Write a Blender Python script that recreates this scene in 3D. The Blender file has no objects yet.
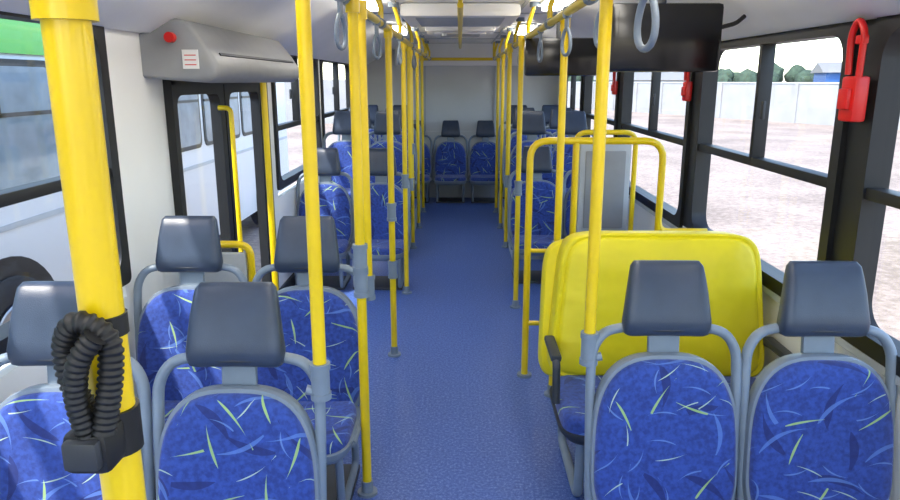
import bpy, bmesh, math, random
from mathutils import Vector, Matrix
random.seed(4)
S=bpy.context.scene
try:
    S.view_settings.view_transform='Standard'
except Exception: pass

def lin(c):
    r=[]
    for v in c:
        v/=255.0
        r.append(v/12.92 if v<=.04045 else ((v+.055)/1.055)**2.4)
    return (r[0],r[1],r[2],1)

# ---------------- materials ----------------
def pmat(name,rgb,rough=.5,metal=0,var=.06,nscale=12,bump=0,bscale=200,coat=0,spec=.5):
    m=bpy.data.materials.new(name); m.use_nodes=True
    nt=m.node_tree; b=nt.nodes['Principled BSDF']
    b.inputs['Roughness'].default_value=rough; b.inputs['Metallic'].default_value=metal
    b.inputs['Coat Weight'].default_value=coat
    b.inputs['Specular IOR Level'].default_value=spec
    tc=nt.nodes.new('ShaderNodeTexCoord')
    n=nt.nodes.new('ShaderNodeTexNoise'); n.inputs['Scale'].default_value=nscale; n.inputs['Detail'].default_value=5
    nt.links.new(tc.outputs['Object'],n.inputs['Vector'])
    r=nt.nodes.new('ShaderNodeValToRGB'); c=lin(rgb)
    r.color_ramp.elements[0].position=.3; r.color_ramp.elements[1].position=.7
    r.color_ramp.elements[0].color=tuple(max(0,x*(1-var*2)) for x in c[:3])+(1,)
    r.color_ramp.elements[1].color=tuple(min(1,x*(1+var)) for x in c[:3])+(1,)
    nt.links.new(n.outputs['Fac'],r.inputs['Fac']); nt.links.new(r.outputs['Color'],b.inputs['Base Color'])
    if bump:
        n2=nt.nodes.new('ShaderNodeTexNoise'); n2.inputs['Scale'].default_value=bscale
        nt.links.new(tc.outputs['Object'],n2.inputs['Vector'])
        bp=nt.nodes.new('ShaderNodeBump'); bp.inputs['Strength'].default_value=bump; bp.inputs['Distance'].default_value=.002 if bscale>20 else .03
        nt.links.new(n2.outputs['Fac'],bp.inputs['Height']); nt.links.new(bp.outputs['Normal'],b.inputs['Normal'])
    return m

def glassmat(name,tint=(.98,.985,.985),refl=.04):
    m=bpy.data.materials.new(name); m.use_nodes=True; nt=m.node_tree
    nt.nodes.remove(nt.nodes['Principled BSDF']); out=nt.nodes['Material Output']
    t=nt.nodes.new('ShaderNodeBsdfTransparent'); t.inputs['Color'].default_value=(*tint,1)
    g=nt.nodes.new('ShaderNodeBsdfGlossy'); g.inputs['Roughness'].default_value=.03
    mx=nt.nodes.new('ShaderNodeMixShader'); mx.inputs[0].default_value=refl
    nt.links.new(t.outputs[0],mx.inputs[1]); nt.links.new(g.outputs[0],mx.inputs[2]); nt.links.new(mx.outputs[0],out.inputs['Surface'])
    return m

def emat(name,rgb,s):
    m=bpy.data.materials.new(name); m.use_nodes=True; b=m.node_tree.nodes['Principled BSDF']
    b.inputs['Base Color'].default_value=(*rgb,1); b.inputs['Emission Color'].default_value=(*rgb,1); b.inputs['Emission Strength'].default_value=s
    return m

def fabric(name):
    m=bpy.data.materials.new(name); m.use_nodes=True; nt=m.node_tree; N=nt.nodes; L=nt.links
    b=N['Principled BSDF']; b.inputs['Roughness'].default_value=.8
    b.inputs['Sheen Weight'].default_value=.2
    tc=N.new('ShaderNodeTexCoord'); oi=N.new('ShaderNodeObjectInfo')
    sp=N.new('ShaderNodeSeparateXYZ'); L.new(tc.outputs['Object'],sp.inputs[0])
    def M(op,a,bb=None):
        n=N.new('ShaderNodeMath'); n.operation=op
        for i,v in enumerate((a,bb)):
            if v is None: continue
            if isinstance(v,(int,float)): n.inputs[i].default_value=v
            else: L.new(v,n.inputs[i])
        return n.outputs[0]
    yz=M('ADD',sp.outputs['Y'],sp.outputs['Z'])
    off=M('MULTIPLY',oi.outputs['Random'],37.0)
    xx=M('ADD',sp.outputs['X'],off)
    cb=N.new('ShaderNodeCombineXYZ'); L.new(xx,cb.inputs[0]); L.new(yz,cb.inputs[1])
    def layer(scale,Ln,w,k,o,keep):
        sc=N.new('ShaderNodeVectorMath'); sc.operation='MULTIPLY_ADD'; L.new(cb.outputs[0],sc.inputs[0])
        sc.inputs[1].default_value=(scale,scale,0); sc.inputs[2].default_value=(o,o*.7,0)
        v=N.new('ShaderNodeTexVoronoi'); v.voronoi_dimensions='2D'; v.inputs['Scale'].default_value=1
        L.new(sc.outputs[0],v.inputs['Vector'])
        sb=N.new('ShaderNodeVectorMath'); sb.operation='SUBTRACT'; L.new(sc.outputs[0],sb.inputs[0]); L.new(v.outputs['Position'],sb.inputs[1])
        sr=N.new('ShaderNodeSeparateColor'); L.new(v.outputs['Color'],sr.inputs[0])
        ang=M('MULTIPLY',sr.outputs[0],6.28)
        vr=N.new('ShaderNodeVectorRotate'); vr.rotation_type='Z_AXIS'; L.new(sb.outputs[0],vr.inputs['Vector']); L.new(ang,vr.inputs['Angle'])
        s2=N.new('ShaderNodeSeparateXYZ'); L.new(vr.outputs[0],s2.inputs[0])
        x2=M('MULTIPLY',s2.outputs[0],s2.outputs[0])
        d=M('ABSOLUTE',M('SUBTRACT',s2.outputs[1],M('MULTIPLY',x2,k)))
        t=M('MULTIPLY',M('SUBTRACT',1.0,M('DIVIDE',x2,Ln*Ln)),M('ADD',.6,s2.outputs[0]))
        ww=M('MULTIPLY',t,w)
        return M('MULTIPLY',M('LESS_THAN',d,ww),M('LESS_THAN',sr.outputs[1],keep))
    n=N.new('ShaderNodeTexNoise'); n.inputs['Scale'].default_value=60; n.inputs['Detail'].default_value=8; L.new(tc.outputs['Object'],n.inputs['Vector'])
    rp=N.new('ShaderNodeValToRGB'); L.new(n.outputs['Fac'],rp.inputs['Fac'])
    e=rp.color_ramp.elements; e[0].position=.36; e[0].color=lin((28,54,126)); e[1].position=.66; e[1].color=lin((44,76,160))
    cur=rp.outputs['Color']
    for (args,col,fac) in [((6,.55,.12,.4,3.1,.6),(16,32,96),.75),((6,.6,.06,.5,13.1,.6),(92,130,202),.6),((10,.5,.04,-.5,9.7,.45),(112,148,210),.55),((6.8,.5,.04,.15,31.3,.55),(160,194,112),.85),((9,.45,.028,-.25,57.3,.45),(180,204,172),.8)]:
        mk=layer(*args)
        mx=N.new('ShaderNodeMix'); mx.data_type='RGBA'; L.new(M('MULTIPLY',mk,fac),mx.inputs['Factor']); L.new(cur,mx.inputs['A'])
        mx.inputs['B'].default_value=lin(col); cur=mx.outputs['Result']
    L.new(cur,b.inputs['Base Color'])
    bp=N.new('ShaderNodeBump'); bp.inputs['Strength'].default_value=.25; bp.inputs['Distance'].default_value=.002
    n2=N.new('ShaderNodeTexNoise'); n2.inputs['Scale'].default_value=500; L.new(tc.outputs['Object'],n2.inputs['Vector'])
    L.new(n2.outputs['Fac'],bp.inputs['Height']); L.new(bp.outputs['Normal'],b.inputs['Normal'])
    return m

def floormat():
    m=bpy.data.materials.new('blue_vinyl'); m.use_nodes=True; nt=m.node_tree; N=nt.nodes; L=nt.links
    b=N['Principled BSDF']; b.inputs['Roughness'].default_value=.4
    tc=N.new('ShaderNodeTexCoord')
    n=N.new('ShaderNodeTexNoise'); n.inputs['Scale'].default_value=75; n.inputs['Detail'].default_value=4; n.inputs['Roughness'].default_value=.85; L.new(tc.outputs['Object'],n.inputs['Vector'])
    r=N.new('ShaderNodeValToRGB'); L.new(n.outputs['Fac'],r.inputs['Fac'])
    e=r.color_ramp.elements; e[0].position=.36; e[0].color=lin((50,78,148)); e[1].position=.68; e[1].color=lin((130,156,212))
    x=r.color_ramp.elements.new(.52); x.color=lin((76,106,178))
    n3=N.new('ShaderNodeTexNoise'); n3.inputs['Scale'].default_value=2.5; n3.inputs['Detail'].default_value=6; L.new(tc.outputs['Object'],n3.inputs['Vector'])
    mx=N.new('ShaderNodeMix'); mx.data_type='RGBA'; mx.blend_type='MULTIPLY'; mx.inputs['Factor'].default_value=.12
    L.new(r.outputs['Color'],mx.inputs['A']); L.new(n3.outputs['Fac'],mx.inputs['B']); L.new(mx.outputs['Result'],b.inputs['Base Color'])
    return m

def gravelmat():
    m=bpy.data.materials.new('gravel'); m.use_nodes=True; nt=m.node_tree; N=nt.nodes; L=nt.links
    b=N['Principled BSDF']; b.inputs['Roughness'].default_value=.95
    tc=N.new('ShaderNodeTexCoord')
    n=N.new('ShaderNodeTexNoise'); n.inputs['Scale'].default_value=9; n.inputs['Detail'].default_value=12; n.inputs['Roughness'].default_value=.75; L.new(tc.outputs['Object'],n.inputs['Vector'])
    n3=N.new('ShaderNodeTexNoise'); n3.inputs['Scale'].default_value=.4; n3.inputs['Detail'].default_value=6; L.new(tc.outputs['Object'],n3.inputs['Vector'])
    ad=N.new('ShaderNodeMix'); ad.data_type='FLOAT'; ad.inputs['Factor'].default_value=.35; L.new(n.outputs['Fac'],ad.inputs['A']); L.new(n3.outputs['Fac'],ad.inputs['B'])
    r=N.new('ShaderNodeValToRGB'); L.new(ad.outputs['Result'],r.inputs['Fac'])
    e=r.color_ramp.elements; e[0].position=.4; e[0].color=lin((110,97,87)); e[1].position=.58; e[1].color=lin((154,139,127))
    L.new(r.outputs['Color'],b.inputs['Base Color'])
    return m

YEL=pmat('yellow_paint',(238,204,10),.3,var=.03,coat=.25)
LEM=pmat('yellow_vinyl',(236,218,16),.45,var=.03,nscale=6,bump=.4,bscale=7)
FAB=fabric('blue_patterned_fabric')
GRY=pmat('grey_plastic',(124,137,150),.42,var=.05)
HED=pmat('dark_slate_vinyl',(54,65,83),.34,var=.08,bump=.25,bscale=400)
DRK=pmat('dark_grey_plastic',(52,56,62),.5,var=.1)
BLK=pmat('black_rubber',(20,21,23),.5,var=.1)
WHT=pmat('white_laminate',(236,236,233),.5,var=.02,nscale=3)
CEI=pmat('white_ceiling_panel',(247,246,242),.5,var=.02,nscale=3)
REA=pmat('grey_rear_panel',(208,210,210),.5,var=.02,nscale=3)
LGR=pmat('light_grey_panel',(180,185,188),.5,var=.03)
MGR=pmat('box_grey',(142,144,146),.42,var=.03)
RED=pmat('red_plastic',(208,22,18),.35,var=.04)
STL=pmat('aluminium_trim',(170,174,178),.3,metal=.8,var=.03)
GLS=glassmat('window_glass')
FLR=floormat(); GRV=gravelmat()
GRN=pmat('green_paint',(90,185,70),.35,var=.03)
BWH=pmat('white_bus_paint',(215,218,220),.3,var=.02,nscale=2)
DGL=pmat('tinted_bus_glass',(150,164,170),.08,var=.2,nscale=2)
TYR=pmat('tyre',(40,40,42),.8,var=.1)
SCR=pmat('black_screen',(14,14,16),.18,var=.1)
FILL=emat('fill_lamp_diffuser',(1,.95,.86),15.0)  # glow for the added ceiling fill, lifts interior brightness
WAL=pmat('whitewashed_wall',(150,150,150),.9,var=.05,nscale=1)
LEAF=pmat('foliage',(58,76,60),.9,var=.25,nscale=2)
BLU=pmat('blue_container',(36,84,145),.6)
ROOF=pmat('grey_roof',(120,118,114),.7)

# ---------------- builder ----------------
class B:
    def __init__(s): s.bm=bmesh.new(); s.mats=[]; s.M=Matrix.Identity(4)
    def mi(s,m):
        if m not in s.mats: s.mats.append(m)
        return s.mats.index(m)
    def merge(s,tmp,mat,smooth=True):
        i=s.mi(mat)
        for f in tmp.faces: f.material_index=i; f.smooth=smooth
        tmp.transform(s.M)
        me=bpy.data.meshes.new('t'); tmp.to_mesh(me); tmp.free(); s.bm.from_mesh(me); bpy.data.meshes.remove(me)
    def box(s,c,d,mat,bev=0,rot=None,seg=2,taper=None):
        t=bmesh.new(); bmesh.ops.create_cube(t,size=1)
        for v in t.verts:
            k=1
            if taper and v.co.z>0: k=taper
            v.co=Vector((v.co.x*d[0]*k,v.co.y*d[1],v.co.z*d[2]))
        if bev: bmesh.ops.bevel(t,geom=t.edges[:],offset=bev,segments=seg,affect='EDGES',profile=.6)
        m=Matrix.Translation(c)
        if rot: m=m@(Matrix.Rotation(rot[2],4,'Z')@Matrix.Rotation(rot[1],4,'Y')@Matrix.Rotation(rot[0],4,'X'))
        t.transform(m); s.merge(t,mat,bool(bev))
    def box2(s,a,b,mat,bev=0):
        s.box([(a[i]+b[i])/2 for i in range(3)],[abs(b[i]-a[i]) for i in range(3)],mat,bev)
    def loft(s,rings,mat,cap=True,closed=False,smooth=True):
        t=bmesh.new(); R=[[t.verts.new(p) for p in r] for r in rings]; n=len(R[0])
        rng=len(R) if closed else len(R)-1
        for i in range(rng):
            a=R[i]; b=R[(i+1)%len(R)]
            for j in range(n):
                t.faces.new((a[j],a[(j+1)%n],b[(j+1)%n],b[j]))
        if cap and not closed:
            t.faces.new(R[0][::-1]); t.faces.new(R[-1])
        bmesh.ops.recalc_face_normals(t,faces=t.faces[:])
        s.merge(t,mat,smooth)
    def tube(s,pts,r,mat,seg=12,closed=False,rads=None,flat=1):
        pts=[Vector(p) for p in pts]; n=len(pts); rings=[]
        up=None
        for i,p in enumerate(pts):
            if closed: d=pts[(i+1)%n]-pts[i-1]
            elif i==0: d=pts[1]-p
            elif i==n-1: d=p-pts[-2]
            else: d=(pts[i+1]-p).normalized()+(p-pts[i-1]).normalized()
            d.normalize()
            if up is None:
                up=Vector((0,0,1)) if abs(d.z)<.9 else Vector((0,1,0))
            x=d.cross(up)
            if x.length<1e-4: x=d.cross(Vector((1,0,0)))
            x.normalize(); u=x.cross(d).normalized(); up=u
            rr=rads[i] if rads else r
            rings.append([p+x*math.cos(a)*rr+u*math.sin(a)*rr*flat for a in [2*math.pi*k/seg for k in range(seg)]])
        s.loft(rings,mat,closed=closed)
    def rtube(s,pts,r,mat,fil=.05,seg=12,steps=5,flat=1):
        s.tube(fillet(pts,fil,steps),r,mat,seg,flat=flat)
    def cyl(s,a,b,r,mat,seg=16,r2=None):
        s.tube([a,b],r,mat,seg,rads=[r,r2 if r2 is not None else r])
    def obj(s,name,bevel_ok=True,parent=None):
        me=bpy.data.meshes.new(name); s.bm.to_mesh(me); s.bm.free()
        for m in s.mats: me.materials.append(m)
        try: me.set_sharp_from_angle(angle=math.radians(50))
        except Exception: pass
        o=bpy.data.objects.new(name,me); S.collection.objects.link(o)
        if parent: o.parent=parent
        return o
def fillet(pts,rad,steps=5):
    pts=[Vector(p) for p in pts]; out=[pts[0]]
    for i in range(1,len(pts)-1):
        a,b,c=pts[i-1],pts[i],pts[i+1]
        r=min(rad,(a-b).length*.49,(c-b).length*.49)
        p=b+(a-b).normalized()*r; q=b+(c-b).normalized()*r
        for k in range(steps+1):
            t=k/steps; out.append(p*(1-t)**2+b*2*t*(1-t)+q*t*t)
    out.append(pts[-1]); return out
def inst(o,name,loc,rotz=0,scale=None):
    n=bpy.data.objects.new(name,o.data); S.collection.objects.link(n); n.location=loc; n.rotation_euler=(0,0,rotz)
    if scale: n.scale=scale
    return n

WX=1.38; H=2.15; YB=10.1; YF=-1.6; WT=1.85; WB=.78

# ---------------- shell ----------------
b=B(); b.box2((-WX-.06,YF,-.08),(WX+.06,YB+.06,0),FLR); b.obj('floor')
RW=[(-1.4,.75),(.95,2.40),(2.56,4.10),(4.28,6.05),(6.25,7.9),(8.1,9.7)]
b=B(); b.box2((WX,YF,0),(WX+.06,YB,WB),WHT); b.box2((WX,YF,WT),(WX+.06,YB,H+.05),WHT)
prev=YF
for y0,y1 in RW+[(YB,YB)]:
    if y0-prev>.01: b.box2((WX,prev,WB),(WX+.06,y0,WT),WHT if y0<2 or y0>9.9 else BLK)
    prev=y1
b.obj('wall_right')
LW=[(-1.4,.6),(.8,2.76),(5.25,6.9),(7.1,9.1)]
DY0,DY1,DZ=3.32,4.98,1.66
b=B()
for (a,c) in [(YF,DY0),(DY1,YB)]: b.box2((-WX-.06,a,0),(-WX,c,WB),WHT)
b.box2((-WX-.06,YF,WT),(-WX,YB,H+.05),WHT)
b.box2((-WX-.06,DY0,DZ),(-WX,DY1,WT),WHT)
prev=YF
for y0,y1 in [(-1.4,.6),(.8,2.76),(DY0,DY1),(5.25,6.9),(7.1,9.1),(YB,YB)]:
    if y0-prev>.01: b.box2((-WX-.06,prev,WB),(-WX,y0,WT),WHT)
    prev=y1
b.obj('wall_left')
b=B(); b.box2((-WX-.06,YB,0),(WX+.06,YB+.06,H+.05),REA)
b.box2((-WX,YB-.03,.0),(WX,YB,.95),REA); b.box2((-.9,YB-.12,1.85),(.9,YB,2.15),CEI,.02)
b.box2((-.5,YB-.035,.95),(-.48,YB,1.85),LGR); b.box2((.48,YB-.035,.95),(.5,YB,1.85),LGR)
b.obj('wall_rear')
b=B(); b.box2((-WX-.06,YF-.06,0),(WX+.06,YF,.75),LGR); b.box2((-WX-.06,YF-.06,1.95),(WX+.06,YF,H+.05),WHT)
b.box2((-.04,YF-.06,.75),(.04,YF,1.95),BLK); b.obj('wall_front')
# ceiling with coves, seams and ribs
b=B(); b.box2((-WX-.06,YF-.06,H+.0),(WX+.06,YB+.06,H+.06),CEI)
for sx in (-1,1):
    prof=[(sx*WX,WT+.0),(sx*(WX-.05),WT),(sx*1.12,1.97),(sx*.86,2.1),(sx*.74,2.145),(sx*.74,2.16),(sx*WX,2.16)]
    b.loft([[(x,y,z) for x,z in prof] for y in (YF,YB)],CEI,smooth=False)
    b.box2((sx*.74,YF,2.130),(sx*.76,YB,2.15),LGR)
y=-1
while y<10:
    b.box2((-.7,y-.012,2.142),(.7,y+.012,2.152),LGR); y+=1.1
for sx in (-1,1):
    b.box2((sx*.43-.01,YF,2.14),(sx*.43+.01,YB,2.152),LGR)
b.obj('ceiling')
def hatch(y,name='roof_hatch'):
    b=B(); b.box((0,0,0),(.66,.62,.05),CEI,.02); b.box((0,0,-.03),(.5,.46,.02),CEI,.008)
    for i in range(5): b.box((0,-.16+i*.08,-.043),(.38,.022,.006),LGR)
    b.cyl((-.15,-.26,-.03),(-.15,-.26,-.06),.02,LGR); o=b.obj(name); o.location=(0,y,H-.026); return o
for yy in (3.4,7.2): hatch(yy)
b=B(); b.box((0,0,0),(.8,.9,.09),CEI,.03)
for i in range(9): b.box((0,-.36+i*.09,-.046),(.6,.025,.006),LGR)
o=b.obj('air_vent_unit'); o.location=(0,5.3,H-.045)
# added fill lamps: glowing strips on both ceiling sides, brighten the interior
for sx in (-1,1):
    for yy in (-.9,.3,1.5,2.7,4.5,7.0):
        b=B(); b.box((0,0,-.02),(.12,.8,.034),FILL,.006); b.box((0,0,.004),(.15,.84,.016),CEI,.004)
        o=b.obj('ceiling_fill_lamp'); o.location=(sx*.60,yy,2.137)

# windows
def rr(y0,y1,z0,z1,r,n=6):
    pts=[]
    for (cy,cz,a0) in [(y1-r,z1-r,0),(y0+r,z1-r,90),(y0+r,z0+r,180),(y1-r,z0+r,270)]:
        for k in range(n+1):
            a=math.radians(a0+90*k/n); pts.append((cy+r*math.cos(a),cz+r*math.sin(a)))
    return pts
wn=[0]
def window(x,y0,y1,z0,z1,side,trans=1.3,div=True,fw=.04):
    wn[0]+=1; b=B()
    xi=x-side*.02; xo=x+side*.065
    o=rr(y0-.02,y1+.02,z0-.02,z1+.02,.03); i=rr(y0+fw,y1-fw,z0+fw,z1-fw,.09)
    rings=[[(xo,p[0],p[1]) for p in o],[(xi,p[0],p[1]) for p in o],[(xi,p[0],p[1]) for p in i],[(xo,p[0],p[1]) for p in i]]
    b.loft(rings,BLK,closed=True)
    xa,xb=sorted((x-side*.012,x+side*.05))
    if trans:
        b.box2((xa,y0+.03,trans-.02),(xb,y1-.03,trans+.02),BLK,.004)
        if div:
            m=(y0+y1)/2; b.box2((xa,m-.016,trans),(xb,m+.016,z1-.03),BLK,.004)
            b.box2((xa,m-.09,trans+.2),(xa+.012,m-.06,trans+.28),DRK,.003)
    g=x+side*.03
    b.box2((g-.002,y0+.03,z0+.03),(g+.002,y1-.03,z1-.03),GLS)
    return b.obj('window_%d'%wn[0])
for y0,y1 in RW: window(WX,y0,y1,WB,WT,1,trans=1.28)
for y0,y1 in LW: window(-WX,y0,y1,WB+.08,WT+.03,-1)
b=B(); b.box2((-WX,YF-.034,.76),(WX,YF-.03,1.94),GLS); b.obj('window_windshield')
b=B()
b.box2((WX-.02,YF,WB-.05),(WX,YB,WB-.022),LGR); b.obj('trim_1')
b=B(); b.box2((WX-.015,YF,0),(WX,YB,.1),DRK); b.obj('baseboard_right')
b=B(); b.box2((-WX,YF,0),(-WX+.015,DY0,.1),DRK); b.box2((-WX,DY1,0),(-WX+.015,YB,.1),DRK); b.obj('baseboard_left')

# door (two leaves)
b=B(); xm=-WX-.01
def leaf(y0,y1):
    o=rr(y0,y1,.02,DZ,.02); i=rr(y0+.07,y1-.07,.12,DZ-.08,.07)
    b.loft([[(xm-.04,*p) for p in o],[(xm+.02,*p) for p in o],[(xm+.02,*p) for p in i],[(xm-.04,*p) for p in i]],BLK,closed=True)
    b.box2((xm-.012,y0+.05,.1),(xm-.008,y1-.05,DZ-.06),GLS)
mid=(DY0+DY1)/2
leaf(DY0+.05,mid-.01); leaf(mid+.01,DY1-.05)
for yy in (DY0+.025,DY1-.025): b.box2((xm-.05,yy-.025,0),(xm+.05,yy+.025,DZ),BLK)
b.box2((xm-.05,DY0,DZ-.03),(xm+.05,DY1,DZ),BLK)
b.rtube([(xm+.02,mid-.12,.5),(xm+.09,mid-.12,.5),(xm+.09,mid-.12,1.5),(xm+.02,mid-.12,1.5)],.014,YEL,.04)
b.obj('door_1')
b=B()
b.box2((-WX+.03,3.22,.0),(-1.02,3.26,.85),LGR,.01)
b.rtube([(-1.345,3.24,.89),(-1.0,3.24,.89),(-1.0,3.24,0)],.018,YEL,.06); b.obj('door_guard_screen')

# door mechanism box
b=B()
prof=[(-WX,1.66),(-1.10,1.64),(-1.055,1.67),(-1.05,1.72),(-1.10,1.80),(-1.18,1.90),(-1.28,1.925),(-WX,1.85)]
y0,y1=3.12,4.75
rings=[]
for y,s in [(y0,.9),(y0+.012,.98),(y0+.03,1),(y1-.03,1),(y1-.012,.98),(y1,.9)]:
    cx,cz=-1.25,1.78
    rings.append([((cx+(x-cx)*s) if x>-WX else x,y,cz+(z-cz)*s) for x,z in prof])
b.loft(rings,MGR,smooth=False)
b.box2((-1.2,y0-.004,1.70),(-1.13,y0+.01,1.78),WHT)
for zz in (1.715,1.735,1.755): b.box2((-1.19,y0-.006,zz),(-1.14,y0+.008,zz+.004),RED)
b.cyl((-1.24,y0+.02,1.83),(-1.24,y0-.03,1.83),.022,RED)
b.box((-1.073,3.93,1.765),(.006,1.4,.012),DRK,rot=(0,math.radians(-32),0))
b.obj('door_mechanism_box')

# rear platforms
for sx in (-1,1):
    b=B(); xa,xb=sorted((sx*.5,sx*(WX-.005)))
    b.box2((xa,6.45,0),(xb,9.1,.24),LGR); b.box2((xa,6.45,.24),(xb,9.1,.252),FLR)
    b.box2((xa-.004,6.44,.225),(xb,6.46,.256),YEL)
    b.obj('seat_platform')

# ---------------- seats ----------------
def outline(w,z0,z1,n=40,et=2.6,eb=4.0,tap=.9):
    pts=[]; zc=z0+(z1-z0)*.45
    for k in range(n):
        a=2*math.pi*k/n; c,s_=math.cos(a),math.sin(a)
        e=et if s_>0 else eb; hh=(z1-zc) if s_>0 else (zc-z0)
        x=math.copysign(abs(c)**(2/e),c); z=math.copysign(abs(s_)**(2/e),s_)
        zz=zc+z*hh; f=1-(1-tap)*max(0,(zz-z0)/(z1-z0))
        pts.append((x*w/2*f,zz))
    return pts
def cushion(b,out,cx,cz,levels,mat,plane='xz'):
    rings=[]
    for y,s in levels:
        if plane=='xz': rings.append([(cx+(x-cx)*s,y,cz+(z-cz)*s) for x,z in out])
        else: rings.append([(cx+(x-cx)*s,cz+(z-cz)*s,y) for x,z in out])
    b.loft(rings,mat)
def seat_mesh():
    b=B()
    piv=Matrix.Translation((0,0,.40))@Matrix.Rotation(math.radians(-9),4,'X')@Matrix.Translation((0,0,-.40))
    b.M=piv
    o=outline(.450,.29,.812,n=56,et=2.9,tap=.94)
    cushion(b,o,0,.56,[(.0,.99),(-.03,1),(-.045,.975),(-.055,.93),(-.058,.75),(-.054,.4),(-.052,.1)],FAB)
    o2=outline(.470,.27,.826,n=56,et=2.9,tap=.95)
    cushion(b,o2,0,.55,[(.045,.8),(.04,.93),(.02,1),(-.014,1),(-.026,.988)],GRY)
    pts=[(-.222,.02,.27),(-.228,.015,.45),(-.230,.01,.74),(-.226,.01,.835),(-.19,.012,.892),(-.10,.02,.908),(.10,.02,.908),(.19,.012,.892),(.226,.01,.835),(.230,.01,.74),(.228,.015,.45),(.222,.02,.27)]
    b.tube(fillet(pts,.05,4),.0155,GRY,12,flat=1.3)
    b.box((0,.022,.865),(.10,.024,.12),GRY,.01)
    rings=[]
    for z,w,d,yo in [(.882,.235,.05,.0),(.888,.258,.078,0),(.905,.268,.092,-.002),(.93,.268,.094,-.006),(.955,.262,.088,-.006),(1.02,.246,.08,-.004),(1.07,.232,.07,.002),(1.10,.222,.058,.006),(1.115,.20,.036,.01)]:
        ring=[]
        for k in range(28):
            a=2*math.pi*k/28; c,s_=math.cos(a),math.sin(a)
            x=math.copysign(abs(c)**.38,c)*w/2; y=math.copysign(abs(s_)**.5,s_)*d/2
            if s_<0: y+=.016*(1-(2*x/w)**2)
            ring.append((x,y+yo,z))
        rings.append(ring)
    b.loft(rings,HED)
    b.tube([(-.122,-.03,.905),(0,-.028,.902),(.122,-.03,.905)],.005,DRK,8)
    b.M=Matrix.Identity(4)
    o=outline(.43,-.43,-.01,et=5,eb=3.6,tap=1)
    cushion(b,o,0,-.22,[(.305,.97),(.31,1),(.34,1),(.357,.97),(.365,.9),(.36,.6),(.357,.2)],FAB,'xy')
    o=outline(.455,-.445,.03,et=5,eb=3.6,tap=1)
    cushion(b,o,0,-.2,[(.26,.8),(.275,.93),(.30,1),(.32,1)],GRY,'xy')
    for sx in (-1,1):
        b.tube(fillet([(sx*.222,.03,.27),(sx*.225,-.06,.295),(sx*.222,-.30,.30)],.05),.016,GRY,10)
        b.rtube([(sx*.18,-.36,.28),(sx*.18,-.33,.02),(sx*.18,.03,.02),(sx*.18,.0,.28)],.016,GRY,.05)
    b.box((0,-.15,.26),(.40,.05,.03),GRY,.008); b.box((0,-.15,.012),(.40,.36,.02),DRK,.006)
    return b
seat=seat_mesh().obj('passenger_seat')
pos=[(-.62,1.74,0),(-1.115,1.74,0),(-.63,2.72,0),(-1.12,2.72,0),
     (.645,2.0,0),(1.13,2.0,0),
     (-.66,5.75,0),(-1.13,5.75,0),(-.72,6.95,.252),(-1.13,6.95,.252),(-.72,7.85,.252),(-1.13,7.85,.252),(-.72,8.75,.252),(-1.13,8.75,.252),
     (.66,5.95,0),(1.13,5.95,0),(.72,6.98,.252),(1.13,6.98,.252),(.72,7.85,.252),(1.13,7.85,.252),(.72,8.75,.252),(1.13,8.75,.252),
     (-.13,9.9,0),(.36,9.9,0),(-1.12,9.9,0),(-.63,9.9,0),(1.12,9.9,.0)]
seat.location=pos[0]
for p in pos[1:]: inst(seat,'passenger_seat',p)

# wide yellow preferential seat
b=B()
piv=Matrix.Translation((0,0,.42))@Matrix.Rotation(math.radians(-7),4,'X')@Matrix.Translation((0,0,-.42))
b.M=piv
o=outline(.95,.38,1.02,n=72,et=8,eb=9,tap=.88)
cushion(b,o,-.01,.7,[(.13,.95),(.12,.99),(.10,1),(-.02,1),(-.035,.992),(-.04,.975),(-.036,.945),(-.044,.93),(-.052,.905),(-.053,.5),(-.053,.1)],LEM)
o3=outline(1.0,.34,.985,n=72,et=8,eb=9,tap=.96)
cushion(b,o3,.0,.66,[(.20,.95),(.19,.985),(.16,1),(.10,1),(.085,.98)],LEM)
b.M=Matrix.Identity(4)
o=outline(.92,-.47,-.01,n=64,et=8,eb=6,tap=1)
cushion(b,o,0,-.24,[(.325,.97),(.33,1),(.38,1),(.397,.98),(.405,.94),(.40,.6),(.398,.2)],FAB,'xy')
o=outline(.94,-.48,.03,n=64,et=8,eb=6,tap=1)
cushion(b,o,0,-.22,[(.28,.85),(.295,.95),(.325,1),(.34,1)],DRK,'xy')
for sx in (-1,1):
    b.rtube([(sx*.45,.05,.54),(sx*.47,-.05,.555),(sx*.47,-.26,.555),(sx*.47,-.28,.39)],.016,DRK,.04)
    b.box((sx*.47,-.13,.565),(.045,.24,.03),DRK,.012)
    b.rtube([(sx*.38,-.38,.29),(sx*.38,-.36,.02),(sx*.38,.1,.02),(sx*.38,.08,.36)],.02,GRY,.05)
o=b.obj('wide_preferential_seat'); o.location=(.86,2.88,0)

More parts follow.
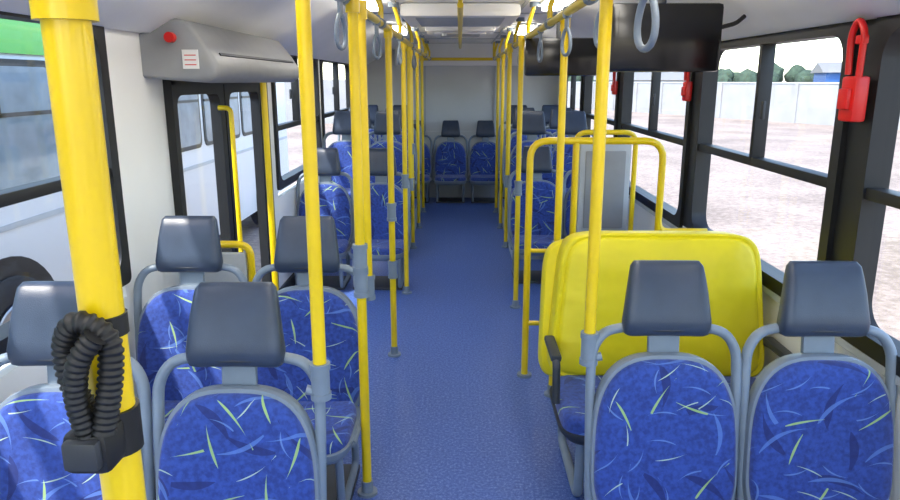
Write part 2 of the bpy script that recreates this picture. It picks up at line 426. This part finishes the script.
# ---------------- poles ----------------
RZ=1.93
def clamp(b,x,y,z,h=.09,r=.026,arm=None):
    b.cyl((x,y,z-h/2),(x,y,z+h/2),r,GRY,16)
    b.cyl((x,y,z-h/2-.008),(x,y,z-h/2+.01),r*1.12,GRY,16); b.cyl((x,y,z+h/2-.01),(x,y,z+h/2+.008),r*1.12,GRY,16)
    if arm: b.tube([(x,y,z-h*.2),(x+arm*.5,y,z-h*.35),(x+arm,y,z-h*.3)],.014,GRY,10)
def pole(x,y,z0=0,z1=RZ,r=.0185,clamps=(),arm=None,name='grab_pole'):
    b=B(); b.cyl((x,y,z0),(x,y,z1),r,YEL,20)
    if z0<.3: b.cyl((x,y,z0),(x,y,z0+.012),r*2.2,GRY,20); b.cyl((x,y,z0+.01),(x,y,z0+.06),r*1.3,GRY)
    for z in clamps: clamp(b,x,y,z,arm=arm)
    b.cyl((x,y,z1-.05),(x,y,z1+.02),r*1.35,YEL,16)
    return b.obj(name)
pole(-.385,1.80,.80,clamps=(.84,),arm=-.04)
pole(-.385,2.84,.765,clamps=(.80,),arm=-.04)
pole(-.375,2.56,0,clamps=(.9,1.0))
pole(-.40,4.05,0,clamps=(.55,.9))
pole(-.42,5.35,0,clamps=(.9,)); pole(-.415,5.87,.765,clamps=(.8,),arm=-.04)
pole(-.47,6.9,0,clamps=(1.0,)); pole(-.47,7.9,0); pole(-.47,8.9,0)
pole(.41,2.08,.80,clamps=(.83,),arm=.04)
pole(.50,3.5,.0,clamps=(.8,))
pole(.42,5.0,0,clamps=(.9,)); pole(.415,6.07,.765,clamps=(.8,),arm=.04)
pole(.47,6.95,0); pole(.47,7.9,0); pole(.47,8.9,0)
b=B(); b.cyl((-1.14,4.15,0),(-1.14,4.15,1.645),.0185,YEL); b.cyl((-1.14,4.15,0),(-1.14,4.15,.02),.04,GRY); b.obj('grab_pole')

# ceiling handrails
for sx,x in ((-1,-.40),(1,.45)):
    b=B(); b.cyl((x,.9,RZ),(x,9.6,RZ),.0175,YEL,16)
    y=1.4
    while y<9.6:
        b.tube([(x,y,RZ),(x-sx*.0,y,RZ+.08),(x+sx*.04,y,2.14)],.014,YEL,10)
        b.cyl((x,y-.035,RZ),(x,y+.035,RZ),.025,GRY,14); b.cyl((x+sx*.04,y,2.12),(x+sx*.04,y,2.15),.035,GRY,14); y+=1.15
    b.obj('ceiling_handrail')
b=B(); b.cyl((.0,4.0,2.05),(.0,9.0,2.05),.0175,YEL,16)
for y in (4.1,5.9,7.4,8.9): b.cyl((0,y,2.05),(0,y,2.15),.014,YEL)
b.obj('ceiling_handrail')
b=B(); b.cyl((-.5,9.7,1.93),(.5,9.7,1.93),.02,YEL,16); b.cyl((-.45,9.7,1.93),(-.45,9.7,2.15),.015,YEL); b.cyl((.45,9.7,1.93),(.45,9.7,2.15),.015,YEL); b.obj('ceiling_handrail')
# strap handles
b=B()
b.box((0,0,.0),(.035,.05,.06),GRY,.012)
b.box((0,0,-.045),(.012,.034,.09),GRY,.004)
loop=[]
for k in range(24):
    a=2*math.pi*k/24; loop.append((0,math.sin(a)*.042*(1-.25*math.cos(a)),-.14+math.cos(a)*.065))
b.tube(loop,.009,GRY,10,closed=True)
strap=b.obj('strap_handle'); strap.location=(.45,1.78,RZ); strap.rotation_euler=(0,0,math.radians(15))
for x,y,r in [(.45,2.35,15),(.45,3.1,20),(.45,4.1,10),(.45,5.4,20),(.45,6.8,10),(-.40,2.45,-15),(-.40,3.5,-20),(-.40,4.8,-10),(-.40,6.3,-20)]:
    n=inst(strap,'strap_handle',(x,y,RZ),math.radians(r),(.85,.85,.85))

# near pole with corrugated hose and holder
PX,PY=-.338,.625
b=B(); b.cyl((PX,PY,0),(PX,PY,1.75),.0198,YEL,28); b.cyl((PX,PY,0),(PX,PY,.02),.05,GRY)
b.cyl((PX,PY,1.70),(PX,PY,1.78),.026,YEL,28)
b.rtube([(PX,PY,1.74),(PX-.1,PY+.02,1.83),(-WX+.01,PY+.1,1.86)],.0198,YEL,.06,seg=20)
b.rtube([(PX,PY,1.74),(PX+.0,PY+.0,1.93),(-.40,.93,RZ)],.0185,YEL,.08,seg=20)
b.obj('grab_pole')
b=B()
def hose(pts,r,n=6):
    P=fillet(pts,.05,14); Q=[]
    tot=0; acc=[0]
    for i in range(1,len(P)): tot+=(P[i]-P[i-1]).length; acc.append(tot)
    N=int(tot/.0016); j=0; rads=[]
    for k in range(N+1):
        s=tot*k/N
        while j<len(acc)-2 and acc[j+1]<s: j+=1
        t=(s-acc[j])/max(1e-6,acc[j+1]-acc[j]); Q.append(P[j].lerp(P[j+1],t)); rads.append(r if (k//2)%2 else r*.84)
    b.tube(Q,r,BLK,14,rads=rads)
hy=PY-.034; dz=.056
hose([(PX+.010,hy,1.275+dz),(PX-.018,hy,1.315+dz),(PX-.020,hy,1.365+dz),(PX-.004,hy-.004,1.388+dz),(PX+.024,hy,1.37+dz),(PX+.022,hy-.005,1.33+dz),(PX+.012,hy-.01,1.28+dz)],.0115)
hose([(PX-.002,hy-.012,1.275+dz),(PX-.006,hy-.018,1.32+dz),(PX+.002,hy-.020,1.355+dz),(PX+.018,hy-.016,1.375+dz)],.0105)
b.box((PX-.002,hy-.002,1.262+dz),(.042,.04,.040),BLK,.008)
b.box((PX-.002,hy-.024,1.265+dz),(.032,.014,.028),DRK,.004)
b.cyl((PX,PY,1.24+dz),(PX,PY,1.285+dz),.0238,BLK,20); b.cyl((PX,PY,1.36+dz),(PX,PY,1.38+dz),.0222,BLK,20)
b.obj('corrugated_cable_hose')

# wheelchair bay guard frame
b=B()
yy=3.75
b.rtube([(.375,yy,0),(.375,yy,1.34),(1.08,yy,1.34),(1.08,yy,.85)],.019,YEL,.1)
b.rtube([(.375,yy,1.0),(.375,yy+.0,.74),(.95,yy,.74)],.012,YEL,.03)
b.cyl((.375,yy,.32),(.62,yy,.32),.014,YEL); b.cyl((.62,yy,0),(.62,yy,1.34),.016,YEL)
b.cyl((.375,yy,0),(.375,yy,.015),.042,GRY)
b.rtube([(1.08,yy,1.2),(1.08,yy,.85),(1.345,yy,.85)],.019,YEL,.06)
b.obj('wheelchair_bay_guard_rail')
b=B()
b.box((0,0,.85),(.36,.06,.80),LGR,.02); b.box((0,-.035,.9),(.28,.02,.55),MGR,.01)
b.rtube([(-.21,0,0),(-.21,0,1.30),(.21,0,1.30),(.21,0,0)],.018,YEL,.08)
b.box((0,.0,.25),(.36,.04,.12),LGR,.01)
for sx in (-1,1): b.cyl((sx*.21,0,0),(sx*.21,0,.015),.04,GRY)
o=b.obj('wheelchair_backrest_panel'); o.location=(1.02,4.95,0)

# overhead monitors
def monitor(x0,x1,y,z0,z1,d=.28):
    b=B(); w=x1-x0; cx=(x0+x1)/2
    b.box((cx,y,(z0+z1)/2),(w,.06,z1-z0),SCR,.02); b.box((cx,y-.031,(z0+z1)/2),(w-.06,.004,z1-z0-.06),SCR,.001)
    b.box((cx,y+.1,(z0+z1)/2+.02),(w*.75,.16,(z1-z0)*.7),DRK,.03)
    b.cyl((cx,y+.1,z1-.03),(cx,y+.1,2.10 if cx>.8 else 2.13),.025,DRK)
    b.rtube([(x1-.02,y,z1-.1),(x1+.06,y,z1-.08),(x1+.10,y+.02,z1-.05)],.009,BLK,.02)
    return b.obj('overhead_monitor')
monitor(.62,1.08,3.05,1.685,1.96); monitor(.42,.90,4.75,1.68,1.92)

# emergency hammer holders
def hammer(y,x=WX-.03,s=1):
    b=B(); b.box((0,0,0),(.05,.09,.15),RED,.012); b.box((-.03,0,.0),(.02,.06,.07),RED,.008)
    b.rtube([(-.012,-.035,.07),(-.016,-.045,.22),(-.016,.0,.26),(-.016,.035,.21),(-.012,.03,.08)],.011,RED,.04)
    b.box((-.014,-.03,.19),(.02,.05,.03),RED,.006)
    o=b.obj('emergency_hammer_box'); o.location=(x-.03,y,1.59); o.scale=(s,s,s); return o
hammer(2.42); hammer(4.19,s=.75); hammer(6.15,s=.75)
b=B()
rings=[]
for r,z in [(.06,.0),(.06,.01),(.055,.02),(.03,.03),(.01,.033)]:
    rings.append([(r*math.cos(a),-z,r*math.sin(a)) for a in [2*math.pi*k/24 for k in range(24)]])
b.loft(rings,SCR); b.cyl((0,0,0),(0,.02,.09),.008,BLK)
o=b.obj('interior_mirror'); o.location=(-.98,1.9,1.94)

# ---------------- outside ----------------
GZ=-.7
b=B(); b.box2((-80,-60,GZ-.1),(120,160,GZ),GRV); b.obj('ground')
a=Vector((9,66,0)); c=Vector((35,2,0)); d=(c-a); Lw=d.length; ang=math.atan2(d.y,d.x)
b=B(); b.box((0,0,1.1),(Lw,.2,2.2),WAL); b.box((0,0,2.23),(Lw,.28,.07),LGR)
n=int(Lw/3)
for i in range(n+1): b.box((-Lw/2+i*Lw/n,-.0,1.12),(.25,.34,2.24),WAL)
o=b.obj('perimeter_wall'); o.location=((a+c)/2)+Vector((0,0,GZ)); o.rotation_euler=(0,0,ang)
b=B(); b.box((0,0,1.2),(60,.2,2.4),WAL)
for i in range(16): b.box((-30+i*4,0,1.22),(.3,.3,2.44),WAL)
o=b.obj('perimeter_wall'); o.location=(-30,40,GZ)
def shed(x,y,w,dp,h,mat,rot=0,name='warehouse'):
    b=B(); b.box((0,0,h/2),(w,dp,h),mat)
    b.loft([[(-w/2-.3,-dp/2-.3,h),(-w/2-.3,dp/2+.3,h),(-w/2-.3,0,h+.9)],[(w/2+.3,-dp/2-.3,h),(w/2+.3,dp/2+.3,h),(w/2+.3,0,h+.9)]],ROOF,smooth=False)
    for i in range(int(w/2)): b.box((-w/2+1+i*2,-dp/2-.02,h*.55),(.9,.06,.8),DGL)
    o=b.obj(name); o.location=(x,y,GZ); o.rotation_euler=(0,0,rot)
shed(34,62,6,6,3.0,BLU,-.3); shed(22,84,12,8,2.4,WAL,-.2); shed(62,66,16,8,2.6,WAL,-.4)
b=B()
for i in range(130):
    t=bmesh.new(); bmesh.ops.create_icosphere(t,subdivisions=2,radius=random.uniform(.9,1.8))
    for v in t.verts: v.co*=random.uniform(.8,1.15)
    t.transform(Matrix.Translation((12+i*.9+random.uniform(-1,1),112-i*.5+random.uniform(-3,3),GZ+random.uniform(1.8,3.2))))
    b.merge(t,LEAF)
b.obj('tree_line')
# parked bus
b=B()
bx0,bx1=-5.75,-3.2; by0,by1=-4.0,13.2
def bprof(s=1): 
    p=[(bx1,GZ+.35),(bx1,GZ+2.35),(bx1-.06,GZ+2.75),(bx1-.25,GZ+2.98),(bx1-.6,GZ+3.05),(bx0+.6,GZ+3.05),(bx0+.25,GZ+2.98),(bx0,GZ+2.7),(bx0,GZ+.35)]
    cx=(bx0+bx1)/2; cz=GZ+1.6
    return [(cx+(x-cx)*s,cz+(z-cz)*s) for x,z in p]
b.loft([[(x,y,z) for x,z in bprof(s)] for y,s in [(by0,.93),(by0+.08,.99),(by0+.25,1),(by1-.25,1),(by1-.08,.99),(by1,.93)]],BWH)
b.box2((bx1-.08,by0+.2,GZ+2.54),(bx1+.004,by1-.2,GZ+2.80),GRN)
b.box2((bx1-.4,by0+.2,GZ+2.97),(bx1-.22,by1-.2,GZ+3.03),GRN)
y=by0+.4
while y<by1-1.4:
    ymax=y+1.45
    o=rr(y,ymax,GZ+1.55,GZ+2.5,.1)
    b.loft([[(bx1-.01,*p) for p in o],[(bx1+.012,*p) for p in o]],BLK,smooth=False)
    o=rr(y+.05,ymax-.05,GZ+1.6,GZ+2.45,.07)
    b.loft([[(bx1,*p) for p in o],[(bx1+.018,*p) for p in o]],DGL,smooth=False)
    b.box2((bx1,y+.05,GZ+2.1),(bx1+.024,ymax-.05,GZ+2.13),BLK)
    b.box2((bx1,(y+ymax)/2-.015,GZ+2.1),(bx1+.024,(y+ymax)/2+.015,GZ+2.45),BLK)
    y+=1.55
b.box2((bx1-.01,by0+.2,GZ+1.32),(bx1+.01,by1-.2,GZ+1.36),LGR)
for wy in (-1.4,4.7,11.5):
    cz=GZ+.5
    arch=[(wy+.64*math.cos(a),cz+.64*math.sin(a)) for a in [math.pi*k/20 for k in range(21)]]+[(wy-.64,GZ+.34),(wy+.64,GZ+.34)]
    b.loft([[(bx1-.3,*p) for p in arch],[(bx1+.012,*p) for p in arch]],BLK,smooth=False)
    def ringw(r,x): return [(x,wy+r*math.cos(a),cz+r*math.sin(a)) for a in [2*math.pi*k/32 for k in range(32)]]
    b.loft([ringw(.46,bx1-.2),ringw(.5,bx1-.17),ringw(.5,bx1+.03),ringw(.46,bx1+.06),ringw(.33,bx1+.05),ringw(.29,bx1+.0)],TYR)
    b.loft([ringw(.31,bx1+.055),ringw(.30,bx1+.065),ringw(.2,bx1+.01),ringw(.1,bx1+.02),ringw(.09,bx1+.08)],STL)
b.obj('parked_bus')

# ---------------- light ----------------
w=bpy.data.worlds.new('World'); S.world=w; w.use_nodes=True; nt=w.node_tree
sky=nt.nodes.new('ShaderNodeTexSky'); sky.sky_type='NISHITA'; sky.sun_disc=False; sky.sun_elevation=math.radians(58); sky.sun_rotation=math.radians(225); sky.air_density=1.0; sky.dust_density=1.0
bg=nt.nodes['Background']; bg.inputs['Strength'].default_value=.85
nt.links.new(sky.outputs[0],bg.inputs[0])
l=bpy.data.lights.new('sun','SUN'); l.energy=8.0; l.angle=math.radians(2); l.color=(1,.94,.86)
o=bpy.data.objects.new('sun',l); S.collection.objects.link(o)
o.rotation_euler=Vector((-.36,-.38,.86)).to_track_quat('Z','Y').to_euler()

cam=bpy.data.cameras.new('camera'); co=bpy.data.objects.new('camera',cam); S.collection.objects.link(co)
cam.lens=28; cam.sensor_width=36; cam.clip_start=.02; cam.clip_end=500
co.location=(0,0,1.65); co.rotation_euler=(math.radians(90-13.6),0,math.radians(.8))
S.camera=co
